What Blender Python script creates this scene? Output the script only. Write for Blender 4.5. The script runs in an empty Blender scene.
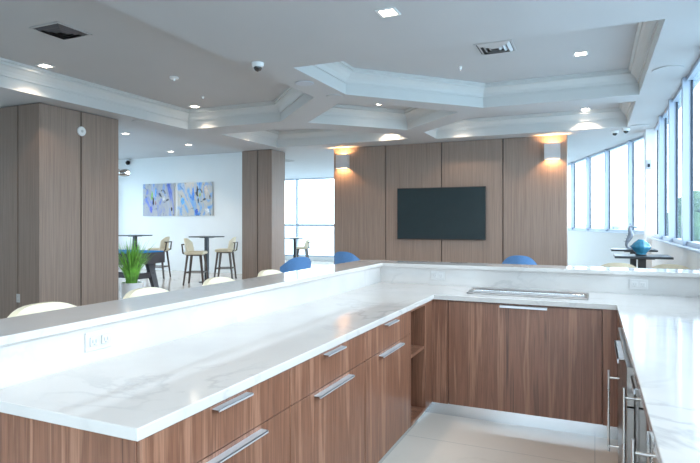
import bpy, bmesh, math, random
from mathutils import Vector, Matrix, geometry
random.seed(7)
C = bpy.context.scene.collection
SC = bpy.context.scene
PI = math.pi

# ------------------------------------------------------------------ camera
cam_d = bpy.data.cameras.new('camera'); cam = bpy.data.objects.new('camera', cam_d); C.objects.link(cam)
cam_d.sensor_width = 36.0; cam_d.lens = 550.0 / 700.0 * 36.0
cam_d.shift_y = (221.8 - 231.5) / 700.0
cam_d.clip_start = 0.02; cam_d.clip_end = 4000
cam.location = (0, 0, 1.46)
cam.rotation_euler = (PI / 2, 0, math.radians(24.0))
SC.camera = cam

# ------------------------------------------------------------------ world, exposure
w = bpy.data.worlds.new('sky'); SC.world = w; w.use_nodes = True
nt = w.node_tree; nt.nodes.clear()
out = nt.nodes.new('ShaderNodeOutputWorld'); bg = nt.nodes.new('ShaderNodeBackground')
bg.inputs['Color'].default_value = (0.745, 0.88, 1.0, 1); bg.inputs['Strength'].default_value = 4.6
nt.links.new(bg.outputs[0], out.inputs[0])
SC.view_settings.view_transform = 'Standard'; SC.view_settings.look = 'None'
SC.view_settings.gamma = 1.0; SC.view_settings.use_curve_mapping = False
SC.view_settings.exposure = 0.87

def portal(name, loc, rot, sx, sy):
    d = bpy.data.lights.new(name, 'AREA'); d.shape = 'RECTANGLE'; d.size = sx; d.size_y = sy; d.energy = 1
    d.cycles.is_portal = True
    o = bpy.data.objects.new(name, d); o.location = loc; o.rotation_euler = rot; C.objects.link(o)
# portals only tell the renderer where the sky comes in (they give no light of their own)
portal('window_portal', (1.14, 3.5, 2.13), (0, PI / 2, 0), 1.95, 15.0)
portal('window_portal', (-8.0, 18.7, 2.2), (-PI / 2, 0, 0), 16.0, 1.9)
portal('window_portal', (-0.1, 15.2, 2.1), (0, PI / 2, math.radians(17.4)), 2.0, 7.0)
portal('window_portal', (-1.3, -4.35, 1.75), (PI / 2, 0, 0), 4.5, 2.6)
portal('window_portal', (-14.3, 8.0, 1.9), (0, -PI / 2, 0), 2.4, 9.2)

# ------------------------------------------------------------------ materials
def new_mat(name):
    m = bpy.data.materials.new(name); m.use_nodes = True
    b = m.node_tree.nodes['Principled BSDF']
    return m, m.node_tree, b
def L(nt, a, b): nt.links.new(a, b)
def simple(name, col, rough=0.5, metal=0.0, emit=0, spec=0.5, var=0.04, scale=8, coat=0):
    m, nt, b = new_mat(name)
    tc = nt.nodes.new('ShaderNodeTexCoord'); n = nt.nodes.new('ShaderNodeTexNoise')
    n.inputs['Scale'].default_value = scale; n.inputs['Detail'].default_value = 3
    L(nt, tc.outputs['Object'], n.inputs['Vector'])
    r = nt.nodes.new('ShaderNodeValToRGB')
    r.color_ramp.elements[0].position = 0.3; r.color_ramp.elements[1].position = 0.7
    r.color_ramp.elements[0].color = tuple(max(0, c * (1 - var)) for c in col) + (1,)
    r.color_ramp.elements[1].color = tuple(min(1, c * (1 + var)) for c in col) + (1,)
    L(nt, n.outputs['Fac'], r.inputs['Fac']); L(nt, r.outputs['Color'], b.inputs['Base Color'])
    b.inputs['Roughness'].default_value = rough; b.inputs['Metallic'].default_value = metal
    b.inputs['Specular IOR Level'].default_value = spec
    b.inputs['Coat Weight'].default_value = coat
    if emit:
        b.inputs['Emission Color'].default_value = tuple(col) + (1,); b.inputs['Emission Strength'].default_value = emit
    return m
def wood(name, cols, sc=(22, 22, 0.7), rough=0.4, fine=160, fineamt=0.25, coat=0.0, broad=None):
    m, nt, b = new_mat(name)
    tc = nt.nodes.new('ShaderNodeTexCoord')
    mp = nt.nodes.new('ShaderNodeMapping'); mp.inputs['Scale'].default_value = sc
    n = nt.nodes.new('ShaderNodeTexNoise'); n.inputs['Scale'].default_value = 1; n.inputs['Detail'].default_value = 5
    n.inputs['Roughness'].default_value = 0.6; n.inputs['Distortion'].default_value = 0.3
    mp2 = nt.nodes.new('ShaderNodeMapping'); mp2.inputs['Scale'].default_value = (fine, fine, 2.2)
    n2 = nt.nodes.new('ShaderNodeTexNoise'); n2.inputs['Scale'].default_value = 1; n2.inputs['Detail'].default_value = 2
    L(nt, tc.outputs['Object'], mp.inputs[0]); L(nt, mp.outputs[0], n.inputs['Vector'])
    L(nt, tc.outputs['Object'], mp2.inputs[0]); L(nt, mp2.outputs[0], n2.inputs['Vector'])
    r = nt.nodes.new('ShaderNodeValToRGB'); e = r.color_ramp.elements
    e[0].position = 0.30; e[0].color = cols[0] + (1,); e[1].position = 0.70; e[1].color = cols[-1] + (1,)
    for i, c in enumerate(cols[1:-1]):
        k = e.new(0.30 + 0.40 * (i + 1) / (len(cols) - 1)); k.color = c + (1,)
    L(nt, n.outputs['Fac'], r.inputs['Fac'])
    mx = nt.nodes.new('ShaderNodeMixRGB'); mx.blend_type = 'OVERLAY'; mx.inputs['Fac'].default_value = fineamt
    L(nt, r.outputs['Color'], mx.inputs[1]); L(nt, n2.outputs['Fac'], mx.inputs[2])
    L(nt, mx.outputs[0], b.inputs['Base Color'])
    b.inputs['Roughness'].default_value = rough; b.inputs['Coat Weight'].default_value = coat
    return m
def marble(name, base, vein, vein2, scale=1.3, rough=0.07, amt=0.6, tile=None, grout=None):
    m, nt, b = new_mat(name)
    tc = nt.nodes.new('ShaderNodeTexCoord')
    n = nt.nodes.new('ShaderNodeTexNoise'); n.inputs['Scale'].default_value = scale; n.inputs['Detail'].default_value = 7
    n.inputs['Distortion'].default_value = 1.1; n.inputs['Roughness'].default_value = 0.55
    L(nt, tc.outputs['Object'], n.inputs['Vector'])
    a = nt.nodes.new('ShaderNodeMath'); a.operation = 'SUBTRACT'; a.inputs[1].default_value = 0.5
    ab = nt.nodes.new('ShaderNodeMath'); ab.operation = 'ABSOLUTE'
    L(nt, n.outputs['Fac'], a.inputs[0]); L(nt, a.outputs[0], ab.inputs[0])
    r = nt.nodes.new('ShaderNodeValToRGB'); e = r.color_ramp.elements
    e[0].position = 0.0; e[0].color = (1, 1, 1, 1); e[1].position = 0.022; e[1].color = (0, 0, 0, 1)
    L(nt, ab.outputs[0], r.inputs['Fac'])
    n3 = nt.nodes.new('ShaderNodeTexNoise'); n3.inputs['Scale'].default_value = scale * 0.8; n3.inputs['Detail'].default_value = 3
    L(nt, tc.outputs['Object'], n3.inputs['Vector'])
    r3 = nt.nodes.new('ShaderNodeValToRGB'); r3.color_ramp.elements[0].position = 0.45; r3.color_ramp.elements[1].position = 0.65
    L(nt, n3.outputs['Fac'], r3.inputs['Fac'])
    mu = nt.nodes.new('ShaderNodeMath'); mu.operation = 'MULTIPLY'
    L(nt, r.outputs['Color'], mu.inputs[0]); L(nt, r3.outputs['Color'], mu.inputs[1])
    mu2 = nt.nodes.new('ShaderNodeMath'); mu2.operation = 'MULTIPLY'; mu2.inputs[1].default_value = amt
    L(nt, mu.outputs[0], mu2.inputs[0])
    # soft clouds
    n4 = nt.nodes.new('ShaderNodeTexNoise'); n4.inputs['Scale'].default_value = scale * 1.7; n4.inputs['Detail'].default_value = 4
    L(nt, tc.outputs['Object'], n4.inputs['Vector'])
    r4 = nt.nodes.new('ShaderNodeValToRGB')
    r4.color_ramp.elements[0].position = 0.42; r4.color_ramp.elements[0].color = base + (1,)
    r4.color_ramp.elements[1].position = 0.75; r4.color_ramp.elements[1].color = vein2 + (1,)
    L(nt, n4.outputs['Fac'], r4.inputs['Fac'])
    mx = nt.nodes.new('ShaderNodeMixRGB'); L(nt, mu2.outputs[0], mx.inputs['Fac'])
    L(nt, r4.outputs['Color'], mx.inputs[1]); mx.inputs[2].default_value = vein + (1,)
    last = mx.outputs[0]
    if tile:
        br = nt.nodes.new('ShaderNodeTexBrick'); br.offset = 0.0; br.inputs['Scale'].default_value = 1
        br.inputs['Brick Width'].default_value = tile; br.inputs['Row Height'].default_value = tile
        br.inputs['Mortar Size'].default_value = 0.0025; br.inputs['Mortar Smooth'].default_value = 0.1
        L(nt, tc.outputs['Object'], br.inputs['Vector'])
        br.inputs['Mortar'].default_value = grout + (1,)
        L(nt, last, br.inputs['Color1']); L(nt, last, br.inputs['Color2'])
        last = br.outputs['Color']
    L(nt, last, b.inputs['Base Color'])
    b.inputs['Roughness'].default_value = rough
    b.inputs['Specular IOR Level'].default_value = 0.35
    return m
def glass_mat(name, tint, gloss=0.08):
    m, nt, b = new_mat(name); nt.nodes.remove(b)
    o = nt.nodes['Material Output']
    t = nt.nodes.new('ShaderNodeBsdfTransparent'); t.inputs[0].default_value = tint + (1,)
    g = nt.nodes.new('ShaderNodeBsdfGlossy'); g.inputs['Roughness'].default_value = 0.0
    fr = nt.nodes.new('ShaderNodeLayerWeight'); fr.inputs['Blend'].default_value = 0.15
    mu = nt.nodes.new('ShaderNodeMath'); mu.operation = 'MULTIPLY'; mu.inputs[1].default_value = 0.5
    L(nt, fr.outputs['Fresnel'], mu.inputs[0])
    mx = nt.nodes.new('ShaderNodeMixShader'); L(nt, mu.outputs[0], mx.inputs[0])
    L(nt, t.outputs[0], mx.inputs[1]); L(nt, g.outputs[0], mx.inputs[2]); L(nt, mx.outputs[0], o.inputs[0])
    return m
def steel_mat(name, col=(0.62, 0.61, 0.60), rough=0.28, sc=(3, 3, 220)):
    m, nt, b = new_mat(name)
    tc = nt.nodes.new('ShaderNodeTexCoord'); mp = nt.nodes.new('ShaderNodeMapping'); mp.inputs['Scale'].default_value = sc
    n = nt.nodes.new('ShaderNodeTexNoise'); n.inputs['Scale'].default_value = 1
    L(nt, tc.outputs['Object'], mp.inputs[0]); L(nt, mp.outputs[0], n.inputs['Vector'])
    mr = nt.nodes.new('ShaderNodeMapRange'); mr.inputs['To Min'].default_value = rough * 0.8; mr.inputs['To Max'].default_value = rough * 1.25
    L(nt, n.outputs['Fac'], mr.inputs['Value']); L(nt, mr.outputs[0], b.inputs['Roughness'])
    b.inputs['Base Color'].default_value = col + (1,); b.inputs['Metallic'].default_value = 1
    return m
def painting_mat(name, seed, cols):
    m, nt, b = new_mat(name)
    tc = nt.nodes.new('ShaderNodeTexCoord')
    mp = nt.nodes.new('ShaderNodeMapping'); mp.inputs['Location'].default_value = (seed, seed * 2.3, seed); mp.inputs['Scale'].default_value = (1.9, 1, 0.8)
    n = nt.nodes.new('ShaderNodeTexNoise'); n.inputs['Scale'].default_value = 1.1; n.inputs['Detail'].default_value = 6
    n.inputs['Distortion'].default_value = 1.6; n.inputs['Roughness'].default_value = 0.62
    L(nt, tc.outputs['Object'], mp.inputs[0]); L(nt, mp.outputs[0], n.inputs['Vector'])
    r = nt.nodes.new('ShaderNodeValToRGB'); r.color_ramp.interpolation = 'LINEAR'; e = r.color_ramp.elements
    k = len(cols)
    e[0].position = 0.30; e[0].color = cols[0] + (1,); e[1].position = 0.68; e[1].color = cols[-1] + (1,)
    for i in range(1, k - 1):
        q = e.new(0.30 + 0.38 * i / (k - 1)); q.color = cols[i] + (1,)
    L(nt, n.outputs['Fac'], r.inputs['Fac'])
    v = nt.nodes.new('ShaderNodeTexNoise'); v.inputs['Scale'].default_value = 2.2; v.inputs['Detail'].default_value = 3; v.inputs['Distortion'].default_value = 2.5
    L(nt, tc.outputs['Object'], v.inputs['Vector'])
    r2 = nt.nodes.new('ShaderNodeValToRGB'); r2.color_ramp.elements[0].position = 0.33; r2.color_ramp.elements[0].color = (0.02, 0.02, 0.05, 1)
    r2.color_ramp.elements[1].position = 0.40; r2.color_ramp.elements[1].color = (1, 1, 1, 1)
    L(nt, v.outputs['Fac'], r2.inputs['Fac'])
    mx = nt.nodes.new('ShaderNodeMixRGB'); mx.blend_type = 'MULTIPLY'; mx.inputs['Fac'].default_value = 0.9
    L(nt, r.outputs['Color'], mx.inputs[1]); L(nt, r2.outputs['Color'], mx.inputs[2])
    L(nt, mx.outputs[0], b.inputs['Base Color']); b.inputs['Roughness'].default_value = 0.6
    return m

M = {}
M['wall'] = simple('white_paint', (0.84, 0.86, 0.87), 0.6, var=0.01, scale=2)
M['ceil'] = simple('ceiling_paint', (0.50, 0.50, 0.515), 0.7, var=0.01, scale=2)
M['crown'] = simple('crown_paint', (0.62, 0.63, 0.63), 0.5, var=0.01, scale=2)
M['walnut'] = wood('walnut_laminate', [(0.085, 0.036, 0.022), (0.25, 0.112, 0.068), (0.17, 0.072, 0.042), (0.34, 0.168, 0.106), (0.215, 0.096, 0.058)], sc=(24, 24, 0.75), rough=0.38, coat=0.05)
M['greywood'] = wood('taupe_oak_laminate', [(0.235, 0.170, 0.138), (0.28, 0.206, 0.168), (0.325, 0.242, 0.198)], sc=(60, 60, 0.8), rough=0.45, fine=260, fineamt=0.35)
M['groove'] = simple('dark_groove', (0.05, 0.04, 0.035), 0.8)
M['quartz'] = marble('white_veined_quartz', (0.60, 0.565, 0.54), (0.30, 0.295, 0.30), (0.52, 0.50, 0.485), scale=1.1, rough=0.10, amt=0.45)
M['floor'] = marble('polished_cream_marble', (0.76, 0.68, 0.60), (0.46, 0.40, 0.34), (0.69, 0.62, 0.55), scale=0.7, rough=0.10, amt=0.5, tile=1.2, grout=(0.5, 0.46, 0.42))
M['steel'] = steel_mat('brushed_steel', sc=(4, 4, 4))
M['kick'] = steel_mat('kick_plate_steel', (0.70, 0.72, 0.74), 0.22)
M['dark_steel'] = steel_mat('appliance_steel', (0.30, 0.275, 0.26), 0.3, sc=(4, 4, 4))
M['chrome'] = steel_mat('chrome', (0.8, 0.8, 0.8), 0.08)
M['alu'] = simple('satin_aluminium', (0.62, 0.63, 0.66), 0.42, metal=0.45, var=0.02)
M['black_glass'] = simple('black_glass', (0.012, 0.012, 0.014), 0.04, spec=0.8, coat=0.5)
M['screen'] = simple('tv_screen', (0.016, 0.028, 0.032), 0.10, spec=0.6)
M['tvframe'] = simple('tv_bezel', (0.012, 0.012, 0.013), 0.35)
M['black'] = simple('matte_black', (0.02, 0.02, 0.022), 0.45)
M['charcoal'] = simple('charcoal_laminate', (0.085, 0.080, 0.092), 0.4)
M['blackmetal'] = simple('dark_metal', (0.045, 0.05, 0.058), 0.35, metal=0.4)
M['cream'] = simple('cream_upholstery', (0.84, 0.74, 0.55), 0.55, scale=60)
M['darkwood'] = wood('dark_walnut_legs', [(0.045, 0.028, 0.020), (0.10, 0.06, 0.042)], sc=(40, 40, 2), rough=0.4)
M['bluefab'] = simple('blue_fabric', (0.10, 0.24, 0.50), 0.8, scale=80, var=0.12)
M['cloth'] = simple('blue_billiard_cloth', (0.03, 0.30, 0.78), 0.8, scale=40)
M['pot'] = simple('white_glazed_pot', (0.82, 0.84, 0.86), 0.3)
M['soil'] = simple('soil', (0.05, 0.035, 0.025), 0.95, var=0.4, scale=60)
M['leaf'] = simple('grass_leaf', (0.20, 0.50, 0.07), 0.45, var=0.45, scale=9)
M['white_plastic'] = simple('white_plastic', (0.82, 0.82, 0.82), 0.35, var=0.01)
M['plate'] = simple('outlet_plastic', (0.60, 0.58, 0.565), 0.35, var=0.01)
M['slot'] = simple('socket_slot', (0.42, 0.41, 0.41), 0.6)
M['speaker'] = simple('speaker_grille', (0.50, 0.52, 0.58), 0.6, var=0.08, scale=200)
M['frame'] = simple('pale_window_frame', (0.46, 0.54, 0.66), 0.35, var=0.01)
M['gasket'] = simple('dark_gasket', (0.03, 0.045, 0.07), 0.5)
M['glass'] = glass_mat('window_glass', (0.93, 0.97, 0.98))
M['vase'] = simple('teal_glaze', (0.045, 0.25, 0.40), 0.18, var=0.5, scale=6, coat=0.6)
M['silver'] = simple('silver_grey_resin', (0.22, 0.25, 0.30), 0.4, metal=0.2, var=0.25, scale=40)
M['sconce'] = simple('grey_sconce_paint', (0.55, 0.55, 0.56), 0.45)
M['lamp'] = simple('lit_lamp', (1.0, 0.86, 0.70), 0.5, emit=14, var=0)
M['tree'] = simple('tree_foliage', (0.035, 0.085, 0.018), 0.8, var=0.5, scale=1.2)
M['bark'] = simple('bark', (0.12, 0.09, 0.06), 0.9, var=0.3)
M['ground'] = simple('far_ground', (0.34, 0.42, 0.46), 0.9, var=0.2, scale=0.01)  # pale bluish tone imitates haze over the distant ground
M['bldg'] = simple('hazed_building', (0.42, 0.46, 0.50), 0.8)  # distance haze put into the colour
M['paint1'] = painting_mat('abstract_painting_one', 3.1, [(0.05, 0.07, 0.30), (0.14, 0.22, 0.70), (0.34, 0.36, 0.50), (0.44, 0.44, 0.46), (0.50, 0.49, 0.50), (0.20, 0.34, 0.70), (0.62, 0.62, 0.60)])
M['paint2'] = painting_mat('abstract_painting_two', 8.4, [(0.03, 0.05, 0.12), (0.08, 0.26, 0.75), (0.22, 0.44, 0.74), (0.50, 0.50, 0.49), (0.58, 0.56, 0.52), (0.16, 0.38, 0.75), (0.66, 0.66, 0.64)])
M['canvas'] = simple('canvas_edge', (0.6, 0.62, 0.62), 0.7)

# ------------------------------------------------------------------ mesh helpers
class MB:
    def __init__(s): s.bm = bmesh.new()
    def box(s, x0, x1, y0, y1, z0, z1, bev=0, rot=None, seg=2):
        vs = bmesh.ops.create_cube(s.bm, size=1)['verts']
        c = Vector(((x0 + x1) / 2, (y0 + y1) / 2, (z0 + z1) / 2)); d = (abs(x1 - x0), abs(y1 - y0), abs(z1 - z0))
        for v in vs: v.co = Vector((v.co.x * d[0], v.co.y * d[1], v.co.z * d[2]))
        if bev:
            es = list({e for v in vs for e in v.link_edges})
            r = bmesh.ops.bevel(s.bm, geom=es, offset=bev, segments=seg, profile=0.5, affect='EDGES')
            vs = list({v for f in r['faces'] for v in f.verts} | {v for v in vs if v.is_valid})
        for v in vs:
            v.co = (rot @ v.co if rot else v.co) + c
        return s
    def bar(s, p0, p1, w0, w1=None, h0=None, h1=None, up=Vector((0, 0, 1))):
        """tapered rectangular bar"""
        w1 = w0 if w1 is None else w1; h0 = w0 if h0 is None else h0; h1 = (w1 if h1 is None else h1)
        p0 = Vector(p0); p1 = Vector(p1); d = (p1 - p0).normalized()
        u = d.cross(up)
        if u.length < 1e-3: u = d.cross(Vector((1, 0, 0)))
        u.normalize(); v = d.cross(u).normalized()
        r = []
        for p, ww, hh in ((p0, w0, h0), (p1, w1, h1)):
            r.append([s.bm.verts.new(p + u * a * ww / 2 + v * b * hh / 2) for a, b in ((-1, -1), (1, -1), (1, 1), (-1, 1))])
        for i in range(4): s.bm.faces.new((r[0][i], r[0][(i + 1) % 4], r[1][(i + 1) % 4], r[1][i]))
        s.bm.faces.new(r[0][::-1]); s.bm.faces.new(r[1])
        return s
    def tube(s, pts, rad, n=10):
        pts = [Vector(p) for p in pts]; rr = rad if isinstance(rad, (list, tuple)) else [rad] * len(pts)
        rings = []; u = None
        for i, p in enumerate(pts):
            d = (pts[min(i + 1, len(pts) - 1)] - pts[max(i - 1, 0)]).normalized()
            if u is None:
                u = d.cross(Vector((0, 0, 1)))
                if u.length < 1e-3: u = d.cross(Vector((1, 0, 0)))
            u = (u - d * u.dot(d)).normalized(); v = d.cross(u)
            rings.append([s.bm.verts.new(p + (u * math.cos(2 * PI * k / n) + v * math.sin(2 * PI * k / n)) * rr[i]) for k in range(n)])
        for a, b in zip(rings, rings[1:]):
            for k in range(n): s.bm.faces.new((a[k], a[(k + 1) % n], b[(k + 1) % n], b[k]))
        s.bm.faces.new(rings[0][::-1]); s.bm.faces.new(rings[-1])
        return s
    def lathe(s, prof, cx=0, cy=0, n=32):
        rings = []
        for r, z in prof:
            rings.append([s.bm.verts.new((cx + r * math.cos(2 * PI * k / n), cy + r * math.sin(2 * PI * k / n), z)) for k in range(n)])
        for a, b in zip(rings, rings[1:]):
            for k in range(n): s.bm.faces.new((a[k], a[(k + 1) % n], b[(k + 1) % n], b[k]))
        s.bm.faces.new(rings[0][::-1]); s.bm.faces.new(rings[-1])
        return s
    def prism(s, poly, z0, z1):
        a = [s.bm.verts.new((x, y, z0)) for x, y in poly]; b = [s.bm.verts.new((x, y, z1)) for x, y in poly]
        n = len(poly)
        tris = geometry.tessellate_polygon([[Vector((x, y, 0)) for x, y in poly]])
        for t in tris:
            s.bm.faces.new([a[i] for i in t][::-1]); s.bm.faces.new([b[i] for i in t])
        for i in range(n): s.bm.faces.new((a[i], a[(i + 1) % n], b[(i + 1) % n], b[i]))
        return s
    def build(s, name, mat, parent=None, smooth=False, world=True, xf=None):
        bmesh.ops.recalc_face_normals(s.bm, faces=s.bm.faces[:])
        if xf: bmesh.ops.transform(s.bm, matrix=xf, verts=s.bm.verts[:])
        if parent is not None and world:
            off = Vector((0, 0, 0)); p = parent
            while p: off += p.location; p = p.parent
            for v in s.bm.verts: v.co -= off
        me = bpy.data.meshes.new(name); s.bm.to_mesh(me); s.bm.free()
        if smooth:
            for f in me.polygons: f.use_smooth = True
            try: me.set_sharp_from_angle(angle=math.radians(40))
            except Exception: pass
        me.materials.append(mat)
        o = bpy.data.objects.new(name, me); C.objects.link(o)
        if parent is not None: o.parent = parent
        return o
def tag(o, label=None, cat=None, group=None, kind=None):
    if label: o['label'] = label
    if cat: o['category'] = cat
    if group: o['group'] = group
    if kind: o['kind'] = kind
    return o
def thing(name, label, cat, loc=(0, 0, 0), rz=0, group=None):
    o = bpy.data.objects.new(name, None); o.empty_display_size = 0.1; C.objects.link(o); o.location = loc; o.rotation_euler = (0, 0, rz)
    return tag(o, label, cat, group)
def struct(o): o['kind'] = 'structure'; return o
def kids(o): return [c for c in bpy.data.objects if c.parent == o]
def copy_tree(o, parent=None):
    c = o.copy(); C.objects.link(c); c.parent = parent
    for ch in kids(o):
        if ch != c: copy_tree(ch, c)
    return c
def dup(o, loc, rz, label, group=None):
    c = copy_tree(o); c.location = loc; c.rotation_euler = (0, 0, rz); c['label'] = label
    if group: c['group'] = group
    return c
def part_label(o, t): o['label'] = t; return o

ZL, ZC = 3.10, 3.42

# ------------------------------------------------------------------ floor, ground
struct(MB().box(-14.3, 1.3, -4.3, 18.6, -0.12, 0).build('floor', M['floor']))
struct(MB().box(-2500, 2500, -1000, 3000, -14.5, -14).build('ground', M['ground']))

# ------------------------------------------------------------------ ceiling with coffers
CA = [(-3.38, 1.2), (-3.38, 6.42), (-4.70, 7.76), (-6.60, 7.76), (-6.60, 1.2)]
CB = [(0.52, 5.10), (0.52, 8.0), (-1.47, 8.0), (-2.93, 6.45), (-2.93, 5.10)]
CC = [(-3.13, 6.78), (-1.86, 8.16), (-3.06, 9.38), (-4.34, 8.02)]
CD = [(-2.86, 9.75), (-1.55, 8.42), (0.51, 8.42), (0.51, 10.62), (-2.86, 10.62)]
CE = [(-4.70, 8.42), (-3.36, 9.80), (-3.36, 10.42), (-6.40, 10.42), (-6.40, 8.42)]
CF = [(-7.38, 6.8), (-7.38, 12.97), (-14.0, 12.97), (-14.0, 6.8)]
outer = [(-14.3, -4.3), (1.12, -4.3), (1.12, 11.3), (-1.3, 18.6), (-14.3, 18.6)]
def ccw(p):
    a = sum(p[i][0] * p[(i + 1) % len(p)][1] - p[(i + 1) % len(p)][0] * p[i][1] for i in range(len(p)))
    return p if a > 0 else p[::-1]
holes = [ccw(h) for h in (CA, CB, CC, CD, CE, CF)]
bm = bmesh.new()
loops = [[Vector((x, y, ZL)) for x, y in outer]] + [[Vector((x, y, ZL)) for x, y in h[::-1]] for h in holes]
flat = [v for l in loops for v in l]
bv = [bm.verts.new(v) for v in flat]
for t in geometry.tessellate_polygon(loops):
    try: bm.faces.new([bv[i] for i in t])
    except ValueError: pass
mb = MB(); mb.bm.free(); mb.bm = bm
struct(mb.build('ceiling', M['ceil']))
def inset(poly, d):
    n = len(poly); r = []
    for i in range(n):
        p0, p1, p2 = Vector(poly[i - 1]), Vector(poly[i]), Vector(poly[(i + 1) % n])
        e1 = (p1 - p0).normalized(); e2 = (p2 - p1).normalized()
        n1 = Vector((-e1.y, e1.x)); n2 = Vector((-e2.y, e2.x))
        k = n1 + n2; k = k / (1 + n1.dot(n2))
        r.append((p1.x + k.x * d, p1.y + k.y * d))
    return r
for i, h in enumerate(holes):
    crown = i < 5
    prof = [(0, ZL), (0, 3.24), (0.02, 3.24), (0.02, 3.265), (0.035, 3.30), (0.075, 3.345), (0.10, 3.36), (0.10, 3.39), (0.13, 3.39), (0.13, ZC)] if crown else [(0, ZL), (0, ZC)]
    m = MB(); rings = []
    for d, z in prof:
        rings.append([m.bm.verts.new((x, y, z)) for x, y in (inset(h, d) if d else h)])
    n = len(h)
    for a, b in zip(rings, rings[1:]):
        for k in range(n): m.bm.faces.new((a[k], a[(k + 1) % n], b[(k + 1) % n], b[k]))
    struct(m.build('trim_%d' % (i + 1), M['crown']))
    m = MB(); hh = inset(h, prof[-1][0]) if crown else h
    m.prism(hh, ZC, ZC + 0.03)
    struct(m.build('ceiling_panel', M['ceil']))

# ------------------------------------------------------------------ walls
m = MB(); m.box(0.91, 1.12, -4.2, 11.0, 0, 1.165); struct(m.build('wall_right', M['wall']))
struct(MB().box(0.88, 1.0, -4.2, 10.95, 1.165, 1.19, 0.004).build('trim_7', M['frame']))
struct(MB().box(0.825, 1.12, 11.0, 11.45, 0, ZL - 0.002).build('wall_pillar', M['wall']))
A0 = Vector((0.81, 11.79)); U = Vector((-0.30, 0.954)).normalized(); N = Vector((U.y, -U.x))  # N points outside
ang = math.atan2(U.y, U.x)
def wallbox(name, p0, u, nrm, t0, t1, d0, d1, z0, z1, mat, parent=None):
    m = MB(); c = []
    for t, d in ((t0, d0), (t1, d0), (t1, d1), (t0, d1)):
        q = p0 + u * t + nrm * d; c.append((q.x, q.y))
    m.prism(ccw(c), z0, z1)
    return m.build(name, mat, parent) if name else m
struct(wallbox('wall_angled', A0, U, N, -0.35, 6.9, 0, 0.2, 0, 1.22, M['wall']))
struct(wallbox('trim_8', A0, U, N, -0.30, 6.8, -0.03, 0.1, 1.22, 1.245, M['frame']))
struct(MB().box(-14.3, -1.28, 18.3, 18.5, 0, 0.15).build('wall_far', M['wall']))
struct(MB().box(-14.2, -8.2, 12.9, 13.1, 0, ZC).build('wall_game', M['wall']))
struct(MB().box(-14.3, -3.6, -4.3, -4.1, 0, ZL).box(-3.6, 1.12, -4.3, -4.1, 0, 0.5).build('wall_back', M['wall']))
mm = MB(); mm.box(-14.3, -14.1, -4.3, 3.6, 0, ZL); mm.box(-14.3, -14.1, 3.6, 12.4, 0, 0.7); mm.box(-14.3, -14.1, 12.4, 18.5, 0, ZC); mm.box(-14.3, -14.1, 3.6, 12.4, 3.05, ZC)
struct(mm.build('wall_left', M['wall']))

WN = [0]
def window(p0, u, nrm, t0, t1, z0, z1, glass_d=0.09, mull=0.06):
    """bay: white mullion at its start, dark gasket next to the glass, bottom and top rails, one pane"""
    WN[0] += 1
    q = p0 + u * t0
    fr = MB()
    def add(ta, tb, da, db, za, zb, mbx):
        c = []
        for t, d in ((ta, da), (tb, da), (tb, db), (ta, db)):
            g = p0 + u * t + nrm * d; c.append((g.x, g.y))
        mbx.prism(ccw(c), za, zb)
    add(t0, t0 + mull, 0, glass_d + 0.015, z0, z1, fr)
    add(t0 + mull, t1, glass_d - 0.05, glass_d + 0.05, z0, z0 + 0.05, fr)
    add(t0 + mull, t1, glass_d - 0.05, glass_d + 0.05, z1 - 0.04, z1, fr)
    f = struct(fr.build('window_%d' % WN[0], M['frame']))
    g = MB()
    add(t1 - 0.012, t1, glass_d - 0.012, glass_d + 0.008, z0 + 0.05, z1 - 0.04, g)
    add(t0 + mull, t0 + mull + 0.012, glass_d - 0.012, glass_d + 0.008, z0 + 0.05, z1 - 0.04, g)
    part_label(g.build('gasket', M['gasket'], f), 'dark rubber gasket')
    p = MB(); add(t0 + mull + 0.012, t1 - 0.012, glass_d - 0.004, glass_d + 0.004, z0 + 0.05, z1 - 0.04, p)
    part_label(p.build('pane', M['glass'], f), 'clear glass pane')
R0 = Vector((0.91, 0)); RU = Vector((0, 1)); RN = Vector((1, 0))
y = -4.2
ys = [5.99 + 1.24 * k for k in range(-8, 4)] + [10.95]
for a, b in zip(ys, ys[1:]): window(R0, RU, RN, a, b, 1.19, ZL - 0.003, mull=0.10)
for k in range(-1, 5):
    a = 0.63 + 1.35 * k; b = min(a + 1.35, 6.85)
    window(A0, U, N, max(a, -0.30), b, 1.245, ZL - 0.003)
for k in range(7): window(Vector((-1.35, 18.3)), Vector((-1, 0)), Vector((0, 1)), 0.0 + 1.8 * k, 1.8 * (k + 1), 0.15, 1.33)  # lower band made glass to brighten the far end
for k in range(7): window(Vector((-1.35, 18.3)), Vector((-1, 0)), Vector((0, 1)), 0.0 + 1.8 * k, 1.8 * (k + 1), 1.33, ZL - 0.003)
for k in range(3): window(Vector((1.1, -4.12)), Vector((-1, 0)), Vector((0, -1)), 1.55 * k + 0.02, 1.55 * (k + 1), 0.5, ZL - 0.003)  # unseen back windows, added as daylight fill for the kitchen cabinets
for k in range(4): window(Vector((-14.1, 3.6)), Vector((0, 1)), Vector((-1, 0)), 2.2 * k, 2.2 * (k + 1), 0.7, 3.05)

# TV feature wall: core and four wood panels with dark joints
w0 = struct(MB().box(-5.30, -0.51, 11.12, 11.40, 0, ZL - 0.003).build('wall_feature', M['groove']))
xs = [-5.33, -4.10, -2.88, -1.65, -0.48]
for a, b in zip(xs, xs[1:]):
    MB().box(a + (0.010 if a > -5.3 else 0), b - (0.010 if b < -0.5 else 0), 11.09, 11.12, 0.0, ZL - 0.006, 0.002).build('wood_panel', M['greywood'], w0)
MB().box(-0.51, -0.48, 11.12, 11.42, 0, ZL - 0.006).build('wood_panel', M['greywood'], w0)
MB().box(-5.33, -5.30, 11.12, 11.42, 0, ZL - 0.006).build('wood_panel', M['greywood'], w0)

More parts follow.
